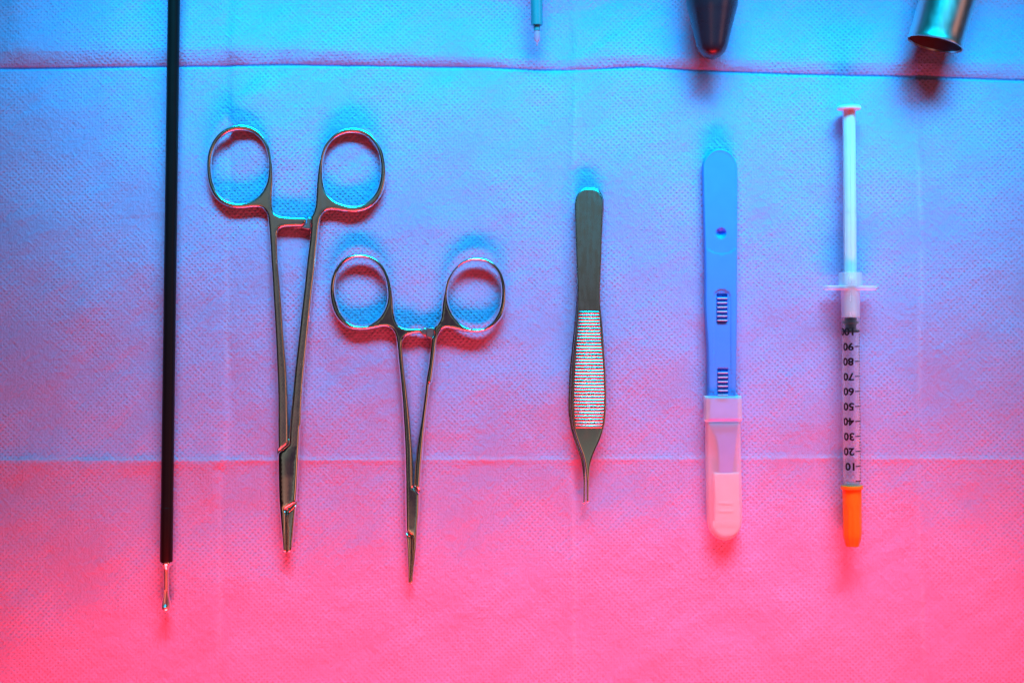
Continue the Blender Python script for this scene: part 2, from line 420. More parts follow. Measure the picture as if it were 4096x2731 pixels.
def drape_z(x, y):
    """x, y in photo pixels on the drape (arrays); height in mm"""
    z = 0.60 * vnoise(x + 0.4*y, y, 520, 1) + 0.46 * vnoise(x, y - .3*x, 230, 2) + 0.20 * vnoise(x + y*.8, y, 90, 3) + 0.06 * vnoise(x, y, 34, 4)
    # valley fold across the top
    xs = [-3000, 0, 650, 1130, 1950, 2150, 2330, 2560, 2750, 3180, 3650, 4096, 7000]
    ys = [268, 271, 262, 257, 266, 275, 274, 264, 278, 294, 304, 320, 330]
    yc = np.interp(x, xs, ys); s = yc - y
    hump = np.interp(x, [0, 600, 1000, 1900, 2230, 2330, 2500, 2700, 3600, 3680, 4096], [2.1, 2.1, 2.0, 1.2, .45, .35, 1.2, 1.5, 1.7, 1.0, 1.6])
    wup = np.interp(x, [0, 1000, 1900, 2700, 3700, 4096], [60, 60, 34, 42, 46, 60])
    q = np.maximum(s, 0)
    wob = 1 + 0.35 * vnoise(x, x * 0 + 70, 120, 31)
    up = 0.7 * (1 - np.exp(-q / 8.0)) + hump * wob * (1 - np.exp(-(q / (wup * .8))**1.3)) - 0.018 * np.maximum(q - wup * 1.1, 0)**1.0
    up = np.maximum(up, -2.5)
    q = np.maximum(-s, 0)
    lip = np.interp(x, [0, 2200, 2330, 2450, 4096], [.9, .7, .25, .8, 1.0])
    dn = lip * np.clip((q - 5) / 4.0, 0, 1) + 2.1 * (1 - np.exp(-np.maximum(q - 7, 0) / 130.0))
    z += np.where(s > 0, up, dn) - 2.9
    # mountain fold across the lower third
    yc2 = np.interp(x, [-3000, 0, 900, 2048, 3300, 4096, 7000], [1838, 1839, 1840, 1838, 1832, 1836, 1840]); s = yc2 - y
    wd = np.interp(x, [0, 300, 700, 880, 930, 1400, 2300, 4096], [66, 60, 42, 48, 20, 17, 18, 24])
    amp = np.interp(x, [0, 300, 880, 940, 1600, 2300, 3600, 4096], [1.3, 1.2, 1.0, .7, .42, .46, .46, .6])
    z += amp * np.where(s > 0, np.exp(-np.maximum(s, 0) / np.interp(x, [0, 850, 940, 4096], [30, 26, 15, 17])), np.exp(-(np.abs(s) / wd)**np.interp(x, [0, 850, 940, 4096], [1.8, 1.7, 1.15, 1.15])))
    # vertical folds
    for pts, a in (([(-500, 905), (700, 915), (1700, 905), (1835, 900), (1880, 880), (2731, 880), (4000, 880)], -0.8),
                   ([(-500, 2310), (262, 2300), (1400, 2290), (1835, 2290), (2731, 2300), (4000, 2300)], 0.9),
                   ([(-500, 3640), (262, 3655), (1000, 3690), (1835, 3668), (2731, 3700), (4000, 3700)], -0.8)):
        xc = np.interp(y, [p[0] for p in pts], [p[1] for p in pts]) + 5 * vnoise(y * 1.0, y * 0 + 40, 90, 11)
        dd = x - xc
        k = 0.55 + 0.45 * vnoise(x * 0 + 50, y, 300, 21)
        z += a * 1.5 * k * np.exp(-np.abs(dd) / 30.0)
        z += 1.15 * vnoise(y * 1.0, x * 0 + a * 90, 280, 41) * np.tanh(dd / 16.0) * np.exp(-np.abs(dd) / 170.0)
    # soft diagonal puckers
    for (x0, y0, x1, y1, w, a) in ((880, 470, 1130, 330, 60, .5), (1250, 350, 1500, 620, 75, .35), (2340, 1250, 2120, 1760, 55, .45),
                                   (1230, 1330, 1340, 1560, 50, -.45), (2840, 300, 3050, 520, 60, -.4), (3520, 330, 3560, 900, 55, .3),
                                   (3290, 950, 3180, 1350, 60, .3), (2050, 300, 2200, 520, 70, -.4), (500, 1000, 200, 1500, 90, .3),
                                   (1700, 420, 1900, 300, 60, .4), (2700, 2200, 3100, 2320, 90, .3)):
        L2 = (x1-x0)**2 + (y1-y0)**2; tt = np.clip(((x-x0)*(x1-x0)+(y-y0)*(y1-y0))/L2, 0, 1)
        dd = np.hypot(x-(x0+tt*(x1-x0)), y-(y0+tt*(y1-y0))); z += 1.7*a*np.exp(-(dd/w)**2)*np.sin(np.pi*np.clip(tt, .08, .92))
    return z
gx = np.concatenate([np.arange(-2600, -300, 60), np.arange(-300, 4400, 9), np.arange(4400, 6700, 60)])
gy = np.concatenate([np.arange(-2200, -300, 60), np.arange(-300, 200, 9), np.arange(200, 340, 2.5), np.arange(340, 1780, 9), np.arange(1780, 1900, 4), np.arange(1900, 3050, 9), np.arange(3050, 4900, 60)])
X, Y = np.meshgrid(gx, gy); Z = drape_z(X, Y)
nx, ny = len(gx), len(gy)
vs = np.stack([(X.ravel() - CX) * PX, (CY - Y.ravel()) * PX, Z.ravel() * 1e-3], 1)
idx = np.arange(nx * ny).reshape(ny, nx)
fs = np.stack([idx[1:, :-1], idx[1:, 1:], idx[:-1, 1:], idx[:-1, :-1]], -1).reshape(-1, 4)
me = bpy.data.meshes.new('drape'); me.from_pydata(vs.tolist(), [], fs.tolist()); me.materials.append(M['drape'])
me.polygons.foreach_set('use_smooth', [True] * len(me.polygons))
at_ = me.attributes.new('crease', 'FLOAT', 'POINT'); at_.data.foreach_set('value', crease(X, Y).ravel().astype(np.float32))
drape = bpy.data.objects.new('surgical_drape', me); COL.objects.link(drape)
tag(drape, 'pale blue embossed nonwoven drape with fold creases under all the instruments', None, None, 'structure')
tb = bevbox('table_top', 0, -0.0, -0.022, 1.3, 1.0, 0.030, 0.003, 'table', None)
tag(tb, 'dark table top under the drape', None, None, 'structure')
def dz(px, py):
    return float(drape_z(np.array([float(px)]), np.array([float(py)]))[0])

# ------------------------------------------------------------ instrument with a long black shaft
r = 0.00243; h0 = 0.005
a = Vector(PW(707, -1100, r + 0.0012, h0)); b = Vector(PW(662.7, 2248, r + 0.0016, h0))
t1 = thing('electrosurgical_probe', (b.x, b.y, 0.0012), 'long slim black rod with a bare metal tip, left of all the scissor-like instruments', 'surgical probe')
ax = (b - a).normalized(); L = (b - a).length
prof = [(0, r*.985)] + [(L*k/12, r*(0.985 + .02*k/12)) for k in range(1, 12)] + [(L*.935, r*1.005), (L*.9352, r*1.03), (L - .0004, r*1.03), (L, r*.96)]
lathe('insulated_shaft', prof, a, ax, 'black', t1, 48, cap=(True, True))
lathe('collar', [(0, r*.80), (0, r*.99), (.00035, r*.99), (.0006, r*.90), (.0009, r*.86)], b - ax*0.0001, ax, 'polished', t1, 40, cap=(True, True))
axt = (ax + Vector((0, 0, -0.055))).normalized()
lathe('tip_tube', [(0, r*.85), (.0006, r*.78), (.0013, r*.58), (.0024, r*.455), (.0034, r*.44), (.0095, r*.44), (.0100, r*.44), (.0106, r*.43)], b + ax*.0006, axt, 'tip_steel', t1, 40, cap=(True, True))
def groove(s, rr, an):
    u = (an + math.pi) % (2*math.pi) - math.pi
    k = math.exp(-(u / 0.42)**4) if 0.0002 < s < 0.0068 else 0
    return rr * (1 - 0.42 * k)
pb = [(0, r*.43)]
for s, q in ((.0006, .445), (.0008, .45), (.0016, .46), (.003, .49), (.004, .56), (.005, .64), (.006, .70), (.007, .73), (.0076, .72), (.0082, .66), (.0087, .54), (.0091, .38), (.0093, .18), (.00935, .01)):
    pb.append((s, r*q*(1 + .13*min(1, max(0, (s-.002)/.004)))))
lathe('spoon_tip', pb, b + ax*.0006 + axt*.0102, axt, 'tip_steel', t1, 64, warp=groove)

# ------------------------------------------------------------ needle holder
SC = 2.614
t2 = thing('needle_holder', (*PW(1160, 1860, 0, .005)[:2], 0.0008), 'larger ring-handled steel needle holder with blunt short jaws, beside the black rod', 'needle holder')
L_up = tr([(400,93),(520,110),(600,150),(660,215),(705,290),(728,350),(745,450),(757,560),(760,700),(752,850),(756,960),(768,1005),(795,1035),(860,1055),(960,1062),(1100,1067),(1100,1067),(1106,1100),(1098,1130),(1060,1163),(1060,1163),(980,1165),(900,1168),(840,1182),(812,1215),(806,1270),(808,1400),(815,1560)], 800, 460, SC)
L_dn = tr([(266,300),(278,450),(290,620),(304,830),(322,1050),(332,1250),(338,1500)], 1000, 1000, 2.24) + tr([(340,250),(342,388),(342,388),(300,425),(245,465),(245,465),(243,300),(243,100)], 1000, 1600, 2.24)
L_left = tr([(243,1350),(240,1200),(234,1050),(225,850),(212,600),(200,400),(190,220)], 1000, 1000, 2.24) + tr([(733,1500),(722,1300),(708,1130),(695,1040),(665,990),(625,965),(560,962),(450,972),(340,970),(260,945),(190,900),(130,830),(85,720),(65,600),(65,470),(85,360),(130,260),(200,175),(300,115)], 800, 460, SC)
L_hole = tr([(420,158),(520,175),(600,225),(660,300),(697,400),(710,520),(702,640),(675,740),(620,825),(540,885),(440,915),(340,910),(250,877),(185,808),(135,710),(113,590),(113,470),(135,370),(185,270),(260,200),(340,165)], 800, 460, SC)
R_out = tr([(1600,125),(1700,143),(1785,190),(1855,270),(1908,370),(1934,480),(1943,580),(1938,680),(1915,780),(1870,870),(1800,948),(1720,993),(1620,1013),(1500,1006),(1400,992),(1335,995),(1288,1022),(1262,1070),(1242,1160),(1228,1300),(1215,1420)], 800, 460, SC) \
    + tr([(578,180),(552,400),(532,600),(512,800),(492,1000),(474,1200),(463,1400),(458,1560)], 1000, 1000, 2.24) \
    + tr([(450,230),(440,450),(428,700),(412,920),(412,920),(370,950),(318,985),(320,1020),(322,1100),(323,1370),(323,1370),(305,1370),(290,1358),(290,1358),(282,1250),(268,1100),(252,900),(245,700),(243,470),(243,470),(300,430),(342,394),(342,394),(350,250),(364,80)], 1000, 1600, 2.24) \
    + tr([(372,1350),(385,1200),(405,1000),(430,780),(455,550),(478,350),(500,140)], 1000, 1000, 2.24) \
    + tr([(1122,1440),(1140,1300),(1143,1250),(1150,1180),(1150,1100),(1150,1062),(1172,1030),(1195,960),(1205,860),(1210,760),(1220,640),(1235,520),(1255,420),(1290,320),(1350,240),(1420,175),(1500,137)], 800, 460, SC)
R_hole = tr([(1600,185),(1700,205),(1780,260),(1840,340),(1875,450),(1885,560),(1875,680),(1845,780),(1790,860),(1720,915),(1640,943),(1550,941),(1450,913),(1370,865),(1312,790),(1287,700),(1280,600),(1285,480),(1310,380),(1350,300),(1420,235),(1510,195)], 800, 460, SC)
LJ = tr([(326,1010),(360,985),(412,930),(412,930),(396,1100),(381,1250),(369,1345),(352,1366),(326,1374),(326,1374),(325,1200)], 1000, 1600, 2.24)
def thick(y, y0, y1, full, tip):
    k = min(1, max(0, (y - y0) / (y1 - y0))); return full + (tip - full) * k
ZC = 2.1
def nh_t(x, y, t):
    T = thick(y, 1900, 2215, 1.85, 1.1)
    def sm(a): a = min(1, max(0, a)); return a * a * (3 - 2 * a)
    xm = np.interp(y, [1650, 1810, 2050, 2210], [1153, 1153, 1148, 1146.5]); w = np.interp(y, [1650, 1810, 2050, 2210], [50, 45, 34, 18])
    crown = 0.30 * sm((y - 1760) / 90) * max(0, 1 - ((x - xm) / w)**2) * (1 if w > 30 else w / 30)
    T = 1.45 + (T - 1.45) * min(1, max(0, (y - 1500) / 250))
    return ZC + .35 + (T - .35) * rnd(t) + crown * t
def nh_b(x, y, t):
    T = 1.45; return ZC - .35 - (T - .35) * rnd(t)
ringL = lambda x, y: y < 838 and x < 1090
oth = lambda x, y: True
o = plate([L_up + L_dn + L_left, L_hole], 10.5, nh_t, nh_b, .004, [
    ('finger_ring', 'steel', t2, lambda x, y: y < 845 and x < 1092),
    ('ratchet', 'steel', t2, lambda x, y: x > 1108 and y < 920),
    ('shank', 'steel', t2, oth)])
o = plate([R_out, R_hole], 10.5, nh_t, nh_b, .004, [
    ('finger_ring', 'steel', t2, lambda x, y: y < 845 and x > 1200),
    ('shank', 'steel', t2, lambda x, y: y < 1785),
    ('box_joint', 'polished', t2, lambda x, y: y < 2030 and not (x < 1141 and y > 2028)),
    ('jaw', 'polished', t2, oth)])
plate([LJ], 6, lambda x, y, t: nh_t(x, y, t) - .12, nh_b, .004, [('jaw', 'polished', t2, oth)], lattice=6)
# the joint's lower half fills the notches from below
NF = tr([(248,395),(336,330),(338,560),(300,600),(250,560)], 1000, 1600, 2.24)
plate([NF], 4, lambda x, y, t: ZC + .9 * rnd(t) + .2, lambda x, y, t: ZC - 1.3 * rnd(t) - .1, .004, [('lock_plate', 'polished', t2, oth)], lattice=7)
NF = tr([(330,960),(405,890),(400,1000),(372,1100),(334,1080)], 1000, 1600, 2.24)
plate([NF], 4, lambda x, y, t: ZC + .55 * rnd(t) + .2, lambda x, y, t: ZC - 1.3 * rnd(t) - .1, .004, [('lock_plate', 'polished', t2, oth)], lattice=7)
RB = tr([(960,1182),(1060,1180),(1095,1192),(1148,1200),(1148,1200),(1150,1064),(1150,1064),(1112,1066),(1112,1120),(1075,1160),(1000,1170)], 800, 460, SC)
plate([RB], 4, lambda x, y, t: ZC + .15 + .45*rnd(t), lambda x, y, t: ZC - 1.2 * rnd(t), .004, [('ratchet', 'matte_steel', t2, oth)], lattice=6)
# serration in the jaw slit
vsr = []; fsr = []
for k in range(34):
    y = 2062 + k * 4.4; xx = 1144.6
    for (dx, dy, zz) in ((-1.6, 0, 4.05), (1.6, 0, 4.05), (1.6, 2.6, 4.05), (-1.6, 2.6, 4.05), (-1.6, 0, 2.2), (1.6, 0, 2.2), (1.6, 2.6, 2.2), (-1.6, 2.6, 2.2)):
        vsr.append(PW(xx + dx, y + dy, (zz - .45 * (k / 34)) * 1e-3, .004))
    b0 = k * 8
    fsr += [(b0+3, b0+2, b0+1, b0), (b0+4, b0+5, b0+6, b0+7), (b0, b0+1, b0+5, b0+4), (b0+1, b0+2, b0+6, b0+5), (b0+2, b0+3, b0+7, b0+6), (b0+3, b0, b0+4, b0+7)]
link('serration', vsr, fsr, 'polished', t2, smooth=False)

# ------------------------------------------------------------ haemostat
SC = 2.613
t3 = thing('hemostat_clamp', (*PW(1640, 1960, 0, .005)[:2], 0.0008), 'smaller ring-handled polished steel clamp with slender pointed jaws, right of the needle holder', 'hemostat')
HL = tr([(370,140),(450,150),(530,185),(600,250),(650,330),(685,430),(703,530),(715,650),(722,740),(738,820),(768,880),(820,908),(900,916),(1003,915),(1003,915),(1012,945),(1006,975),(1006,975),(920,982),(862,1000),(825,1030),(810,1070),(812,1150),(825,1300),(842,1450),(856,1560)], 1300, 960, SC) \
    + tr([(228,160),(242,300),(254,450),(261,560),(264,700),(265,782),(265,782),(290,800),(313,828),(313,828),(310,950),(302,1050),(290,1200),(275,1320),(264,1400),(258,1455),(243,1466),(243,1466),(248,1350),(255,1130),(255,1130),(230,1110),(210,1092),(210,1092),(207,900),(205,700),(200,500),(190,300),(183,180)], 1500, 1500, 1.743) \
    + tr([(785,1540),(772,1400),(757,1250),(744,1100),(730,1010),(705,950),(668,920),(620,908),(550,918),(450,938),(350,944),(260,930),(190,890),(130,830),(80,740),(52,640),(42,540),(50,430),(80,330),(130,250),(200,180),(290,145)], 1300, 960, SC)
HLh = tr([(370,187),(450,202),(520,242),(580,310),(620,400),(640,500),(645,600),(625,690),(580,780),(520,840),(440,883),(350,891),(270,868),(200,808),(152,730),(117,630),(100,530),(107,430),(132,340),(180,267),(250,212),(310,190)], 1300, 960, SC)
HR = tr([(1590,172),(1680,185),(1760,225),(1830,300),(1872,390),(1892,480),(1897,580),(1887,690),(1857,790),(1800,870),(1730,930),(1640,965),(1550,970),(1450,957),(1350,935),(1265,922),(1220,945),(1192,990),(1172,1060),(1157,1180),(1135,1350),(1112,1500)], 1300, 960, SC) \
    + tr([(384,60),(374,150),(355,300),(340,450),(328,600),(318,750),(315,824),(315,824),(290,796),(267,778),(267,778),(273,650),(284,540),(298,430),(318,300),(340,130),(347,60)], 1500, 1500, 1.743) \
    + tr([(1050,1450),(1075,1300),(1092,1150),(1100,1065),(1102,1025),(1128,1005),(1132,910),(1165,880),(1190,840),(1205,790),(1215,700),(1225,620),(1245,520),(1265,430),(1300,360),(1350,290),(1420,225),(1500,185)], 1300, 960, SC)
HRh = tr([(1590,217),(1670,232),(1740,272),(1798,340),(1828,430),(1840,530),(1833,640),(1808,740),(1758,830),(1700,888),(1630,918),(1550,920),(1460,893),(1390,838),(1332,760),(1297,680),(1282,590),(1292,480),(1322,390),(1370,312),(1440,252),(1520,222)], 1300, 960, SC)
ZH = 2.0
def hring(y):                                       # the ring end stands a little off the cloth
    return 0.8 * min(1, max(0, (1700 - y) / 700))
def hm_t(x, y, t):
    T = 1.5 + .45 * math.exp(-((y - 2000) / 170)**2); T = thick(y, 2120, 2345, T, .95)
    return ZH + hring(y) + .2 + (T - .2) * (0.55 * rnd(t) + 0.45 * math.sin(math.pi / 2 * t))
def hm_b(x, y, t):
    T = thick(y, 2120, 2345, 1.4, .95)
    return ZH + hring(y) - .2 - (T - .2) * rnd(t)
plate([HL, HLh], 10.5, hm_t, hm_b, .005, [
    ('finger_ring', 'polished', t3, lambda x, y: y < 1318 and x < 1588),
    ('ratchet', 'polished', t3, lambda x, y: x > 1618 and y < 1350),
    ('shank', 'polished', t3, lambda x, y: y < 1950),
    ('box_joint', 'polished', t3, lambda x, y: y < 2140),
    ('jaw', 'polished', t3, oth)], lattice=7, rings=6)
plate([HR, HRh], 10.5, hm_t, hm_b, .005, [
    ('finger_ring', 'polished', t3, lambda x, y: y < 1318 and x > 1765),
    ('shank', 'polished', t3, oth)], lattice=7, rings=6)
HJ = tr([(212,1098),(232,1114),(252,1134),(252,1134),(247,1350),(241,1466),(241,1466),(228,1462),(226,1400),(222,1290),(216,1180)], 1500, 1500, 1.743)
plate([HJ], 6, lambda x, y, t: hm_t(x, y, t) - .1, hm_b, .005, [('jaw', 'polished', t3, oth)], lattice=5)
HB = tr([(1014,930),(1052,915),(1052,1010),(1030,1008),(1010,985),(985,978)], 1300, 960, SC)
zr = ZH + hring(1330)
plate([HB], 3, lambda x, y, t: zr - .2 + .4*rnd(t), lambda x, y, t: zr - 1.0 - .3*rnd(t), .005, [('ratchet', 'matte_steel', t3, oth)], lattice=5)
HB = tr([(1056,916),(1056,916),(1132,908),(1132,908),(1130,1000),(1108,1026),(1075,1022),(1054,1000),(1054,1000)], 1300, 960, SC)
plate([HB], 3, lambda x, y, t: zr + .25 + .45*rnd(t), lambda x, y, t: zr - 1.0 - .3*rnd(t), .005, [('ratchet', 'matte_steel', t3, oth)], lattice=5)
vsr = []; fsr = []
for k in range(44):
    y = 2152 + k * 4.2; xx = 1645.2 - 5.6 * k / 44
    zt_ = hm_t(xx, y, .8)
    for (dx, dy, zz) in ((-1.3, 0, zt_), (1.3, 0, zt_), (1.3, 2.4, zt_), (-1.3, 2.4, zt_), (-1.3, 0, 2), (1.3, 0, 2), (1.3, 2.4, 2), (-1.3, 2.4, 2)):
        vsr.append(PW(xx + dx, y + dy, (zz) * 1e-3, .005))
    b0 = k * 8
    fsr += [(b0+3, b0+2, b0+1, b0), (b0+4, b0+5, b0+6, b0+7), (b0, b0+1, b0+5, b0+4), (b0+1, b0+2, b0+6, b0+5), (b0+2, b0+3, b0+7, b0+6), (b0+3, b0, b0+4, b0+7)]
link('serration', vsr, fsr, 'polished', t3, smooth=False)

# ------------------------------------------------------------ tissue forceps
t4 = thing('tissue_forceps', (*PW(2355, 760, 0, .006)[:2], 0.0008), 'flat steel tweezers with a ridged grip and thin toothed tips, lying between clamp and scalpel', 'tweezers')
FT = tr([(355,110),(300,118),(258,150),(235,200),(227,260),(229,400),(234,600),(241,800),(248,950),(249,1080),(243,1200),(233,1330),(222,1450),(212,1560)], 2200, 700, 2.24) \
    + tr([(196,180),(190,330),(188,440),(190,540),(204,650),(225,750),(265,865),(300,960),(322,1070),(332,1180),(333,1380),(333,1380),(352,1380),(352,1380),(355,1180),(360,1090),(374,1000),(404,915),(442,830),(478,730),(500,620),(508,480),(507,330),(499,150),(490,20)], 2200, 1400, 2.24) \
    + tr([(483,1470),(474,1350),(463,1240),(455,1150),(454,1000),(462,820),(470,600),(477,400),(483,230),(468,175),(440,135),(400,115)], 2200, 700, 2.24)
def arm_z(y):                                       # bowed upper arm
    k = (y - 760) / (2016 - 760)
    return 2.6 + 2.8 * math.sin(math.pi * min(1, max(0, k)) * .93) ** 1.0
def ft_t(x, y, t):
    return arm_z(y) + .30 + .35 * rnd(t)
def ft_b(x, y, t):
    return arm_z(y) - .30 - .35 * rnd(t)
plate([FT], 7, ft_t, ft_b, .008, [('upper_arm', 'satin', t4, lambda x, y: y < 1715), ('tip', 'polished', t4, oth)], lattice=8)
# lower arm: the same outline, splayed a little to the left
FL = [(x - 14 * max(0, (y - 900)) / 1100 - (2 if y > 900 else 0), y) for x, y in FT]
FL = [(x, min(y, 2012)) for x, y in FL]
plate([FL], 6, lambda x, y, t: 1.25 + .5 * rnd(t), lambda x, y, t: .95 - .5 * rnd(t), .0015, [('lower_arm', 'satin', t4, lambda x, y: y < 1715), ('tip', 'polished', t4, oth)], lattice=12)
bevbox('hinge_block', *PW(2358, 810, 0, .003)[:2], .0022, .0086, .0085, .0019, .0006, 'satin', t4)
bevbox('tooth', *PW(2334.5, 2010, .0022, .002), .0007, .0007, .0011, .0002, 'polished', t4)
# ridged grip
yA, yB = 1243, 1716
def grip_edge(y):
    L = np.interp(y, [1243, 1297, 1365, 1400, 1489, 1578, 1623, 1677, 1717], [2314.5, 2311, 2306, 2303.5, 2298, 2295, 2295, 2297.5, 2302.5])
    R_ = np.interp(y, [1243, 1303, 1370, 1400, 1489, 1578, 1645, 1690, 1717], [2401, 2404.5, 2409, 2412, 2419, 2422, 2421, 2416.5, 2411.5])
    return L, R_
vsr = []; fsr = []; rows = 0; pitch = 13.1; sub = 12; nrow = int((yB - yA) / pitch * sub)
for i in range(nrow + 1):
    y = yA + (yB - yA) * i / nrow; ph = ((y - yA) / pitch) % 1.0
    hh = .34 * abs(math.sin(math.pi * ph)) ** 0.8
    L, R_ = grip_edge(y)
    for j, u in enumerate((0, 0, .012, .03, .5, .97, .988, 1, 1)):
        e = (-.35, .25, .45 + hh*.7, .5 + hh, .5 + hh, .5 + hh, .45 + hh*.7, .25, -.35)[j]
        vsr.append(PW(L + (R_ - L) * u, y, (arm_z(y) + e) * 1e-3, .009))
for i in range(nrow):
    for j in range(8):
        a0 = i * 9 + j; fsr.append((a0 + 9, a0 + 10, a0 + 1, a0))
link('ridged_grip', vsr, fsr, 'ridge', t4)

# ------------------------------------------------------------ disposable scalpel
t5 = thing('scalpel', (*PW(2890, 1500, 0, .005)[:2], 0.0006), 'blue plastic disposable scalpel with its blade end in a frosted white sheath', 'scalpel')
K = 2.24
SH = tr([(290,78),(235,90),(185,128),(150,178),(136,235),(138,420),(143,640),(150,900),(155,1200),(158,1560)], 2750, 560, K) + [(2829, 1400), (2831, 1585), (2831, 1585), (2945, 1585), (2945, 1585), (2948, 1400)] \
    + tr([(446,1560),(447,1200),(449,900),(451,640),(452,420),(449,235),(432,178),(398,124),(345,90)], 2750, 560, K)
HC = (2884, 933); HR_ = 21.0
def in_rect(x, y, x0, x1, y0, y1): return x0 < x < x1 and y0 < y < y1
slots = [(2866.5, 2909.5, 1174, 1291), (2869.5, 2912.5, 1474, 1582)]
def stadium(x, y, g=0):
    """inside the slider track"""
    cx, w = 2887.5 + (y - 1200) * .006, 33.5 - g
    if y > 1193: return abs(x - cx) < w
    return math.hypot(x - cx, y - 1193) < w
def sh_t(x, y, t):
    z = 4.3 * (1 if t >= 1 else 0) if False else 2.6 + 1.9 * rnd(t)
    # shallow thumb pad and the moulded dimple
    d = math.hypot(x - HC[0], y - HC[1])
    if t > .95 and (y < 930 or math.hypot((x - 2886), (y - 930)) < 86): z -= 0.10 + 0.16 * min(1, max(0, (1015 - y) / 330))
    if d < HR_: z -= 1.7 * (1 - (d / HR_)**2) ** .75
    if stadium(x, y) and t > .9:
        z -= .22
        for s in slots:
            if in_rect(x, y, *s): z -= 1.5
    if y > 1568 and t > .9 and not stadium(x, y): z -= .5 * min(1, (y - 1568) / 6)
    return z
ex = []
for rr in (2, 6, 10, 14, 17, 19.5, 20.6, 21.3, 22.5):
    ex += [(HC[0] + rr*math.cos(a_), HC[1] + rr*math.sin(a_)) for a_ in np.linspace(0, 2*math.pi, max(8, int(rr*1.8)), endpoint=False)]
for g in (-.6, .6, 3):
    for y in np.arange(1193, 1584, 5): ex += [(2887.5 + (y-1200)*.006 - 33.5 + g, y), (2887.5 + (y-1200)*.006 + 33.5 - g, y)]
    ex += [(2887.4 + (33.5 - g)*math.cos(a_), 1193 - (33.5 - g)*math.sin(a_)) for a_ in np.linspace(0, math.pi, 26)]
for (x0, x1, y0, y1) in slots:
    for g in (-.6, .6):
        for y in np.arange(y0 - g, y1 + g + .1, 4): ex += [(x0 + g, y), (x1 - g, y)]
        for x in np.arange(x0 + g, x1 - g + .1, 4): ex += [(x, y0 + g), (x, y1 - g)]
for g in (-1, 1):
    ex += [(2886 + (86 + g)*math.cos(a_), 930 + (86 + g)*math.sin(a_)) for a_ in np.linspace(0, math.pi, 60) if abs((86+g)*math.cos(a_)) < 62]
plate([SH], 9, sh_t, lambda x, y, t: 1.4 - .9 * rnd(t), .004, [('handle', 'handle', t5, oth)], lattice=9, extras=ex)
sl = []
for gi, (y0, cx) in enumerate(((1193, 2888), (1490.3, 2890.6))):
    # slider body at the bottom of each opening, and its ribs
    sx, sy, s_ = PW(cx, y0 + 44, 0, .004)
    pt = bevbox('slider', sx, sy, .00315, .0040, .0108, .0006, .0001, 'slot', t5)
    for k in range(6):
        x_, y_, _ = PW(cx, y0 + 17.65 * k, 0, .004)
        bevbox('grip_rib', x_, y_, .0041, .0040, .00052, .0020, .00018, 'slider', pt)
# neck inside the sheath
NK = tr([(205,60),(205,60),(203,330),(215,375),(245,430),(268,510),(278,600),(283,700),(286,790),(286,790),(406,790),(406,790),(414,700),(428,600),(440,480),(450,400),(456,330),(455,60),(455,60)], 2750, 1550, K)
plate([NK], 5, lambda x, y, t: 2.6 + 1.2 * rnd(t), lambda x, y, t: 2.0 - .9 * rnd(t), .004, [('neck', 'handle', t5, oth)], lattice=9)
gd = plate([tr([(234,762),(234,762),(464,760),(464,760),(467,1000),(468,1240),(440,1300),(350,1330),(265,1300),(243,1240),(243,1000)], 2750, 1550, K)], 5,
      lambda x, y, t: 3.2 + 1.2 * rnd(t) - (.9 if math.hypot(x - 2905, y - 2097) < 8.5 else 0), lambda x, y, t: 2.0 - .9 * rnd(t), .004, [('blade_guard', 'guard', t5, oth)], lattice=9,
      extras=[(2905 + q*math.cos(a_), 2097 + q*math.sin(a_)) for q in (8, 9.2) for a_ in np.linspace(0, 6.28, 22, endpoint=False)])[0]
for v0 in (1035, 1106):
    x_, y_, _ = PW(2750 + 346/K, 1550 + v0/K, 0, .005)
    bevbox('raised_bar', x_, y_, .0044, .0060, .0009, .0005, .0002, 'guard', gd)
x_, y_, _ = PW(2905, 2069 + 34, 0, .005)
bevbox('end_strip', x_, y_ + .0006, .0043, .0104, .0028, .00035, .00012, 'guard', gd)
SL = tr([(164,300),(164,300),(166,600),(172,900),(179,1190),(192,1255),(222,1312),(270,1352),(338,1372),(405,1352),(452,1312),(483,1255),(495,1190),(491,900),(485,600),(480,300),(480,300)], 2750, 1550, K)
plate([SL], 12, lambda x, y, t: 3.2 + 2.6 * rnd(t), lambda x, y, t: 3.0 - 2.4 * rnd(t), .005, [('sheath', 'sleeve', t5, oth)], lattice=14)
# thicker inner lip lines of the sheath
CLr = tr([(150,74),(150,74),(488,74),(488,74),(494,300),(494,300),(152,303),(152,303)], 2750, 1550, K)
plate([CLr], 8, lambda x, y, t: 3.4 + 3.0 * rnd(t), lambda x, y, t: 3.0 - 2.5 * rnd(t), .005, [('sheath_collar', 'collar', t5, oth)], lattice=14)

# ------------------------------------------------------------ syringe
R = .00350; zc = R + .0032; h0 = zc
A = Vector(PW(3401.5, 1165, zc, h0)); B = Vector(PW(3407.5, 1935, zc, h0)); ax = (B - A).normalized()
t6 = thing('insulin_syringe', (A.x, A.y, .0008), 'thin clear syringe with black printed scale, white plunger and orange needle cap', 'syringe')
k_ = (H - h0) / H * PX
def along(py): return (py - 1165) * k_
def lt(name, prof, m, parent=t6, seg=44, warp=None, cap=(False, False), sq=1.0):
    return lathe(name, [(along(p), q) for p, q in prof], A, ax, m, parent, seg, warp=warp, cap=cap, sq=sq)
brl = lt('barrel', [(1172, R*.8), (1172, R), (1500, R), (1905, R*.985), (1922, R*.97), (1930, R*.86), (1934, R*.7)], 'clear')
lt('barrel_bore', [(1345, R*.93), (1500, R*.93), (1915, R*.92), (1921, R*.70)], 'clear', brl)
def squash(s, rr, an):                               # wide finger flange: an oblong plate
    return rr
fl = bevbox('finger_flange', *(A + ax * along(1152)), .0198, .0017, .0075, .0006, 'semi', t6, rot=math.radians(-.5))
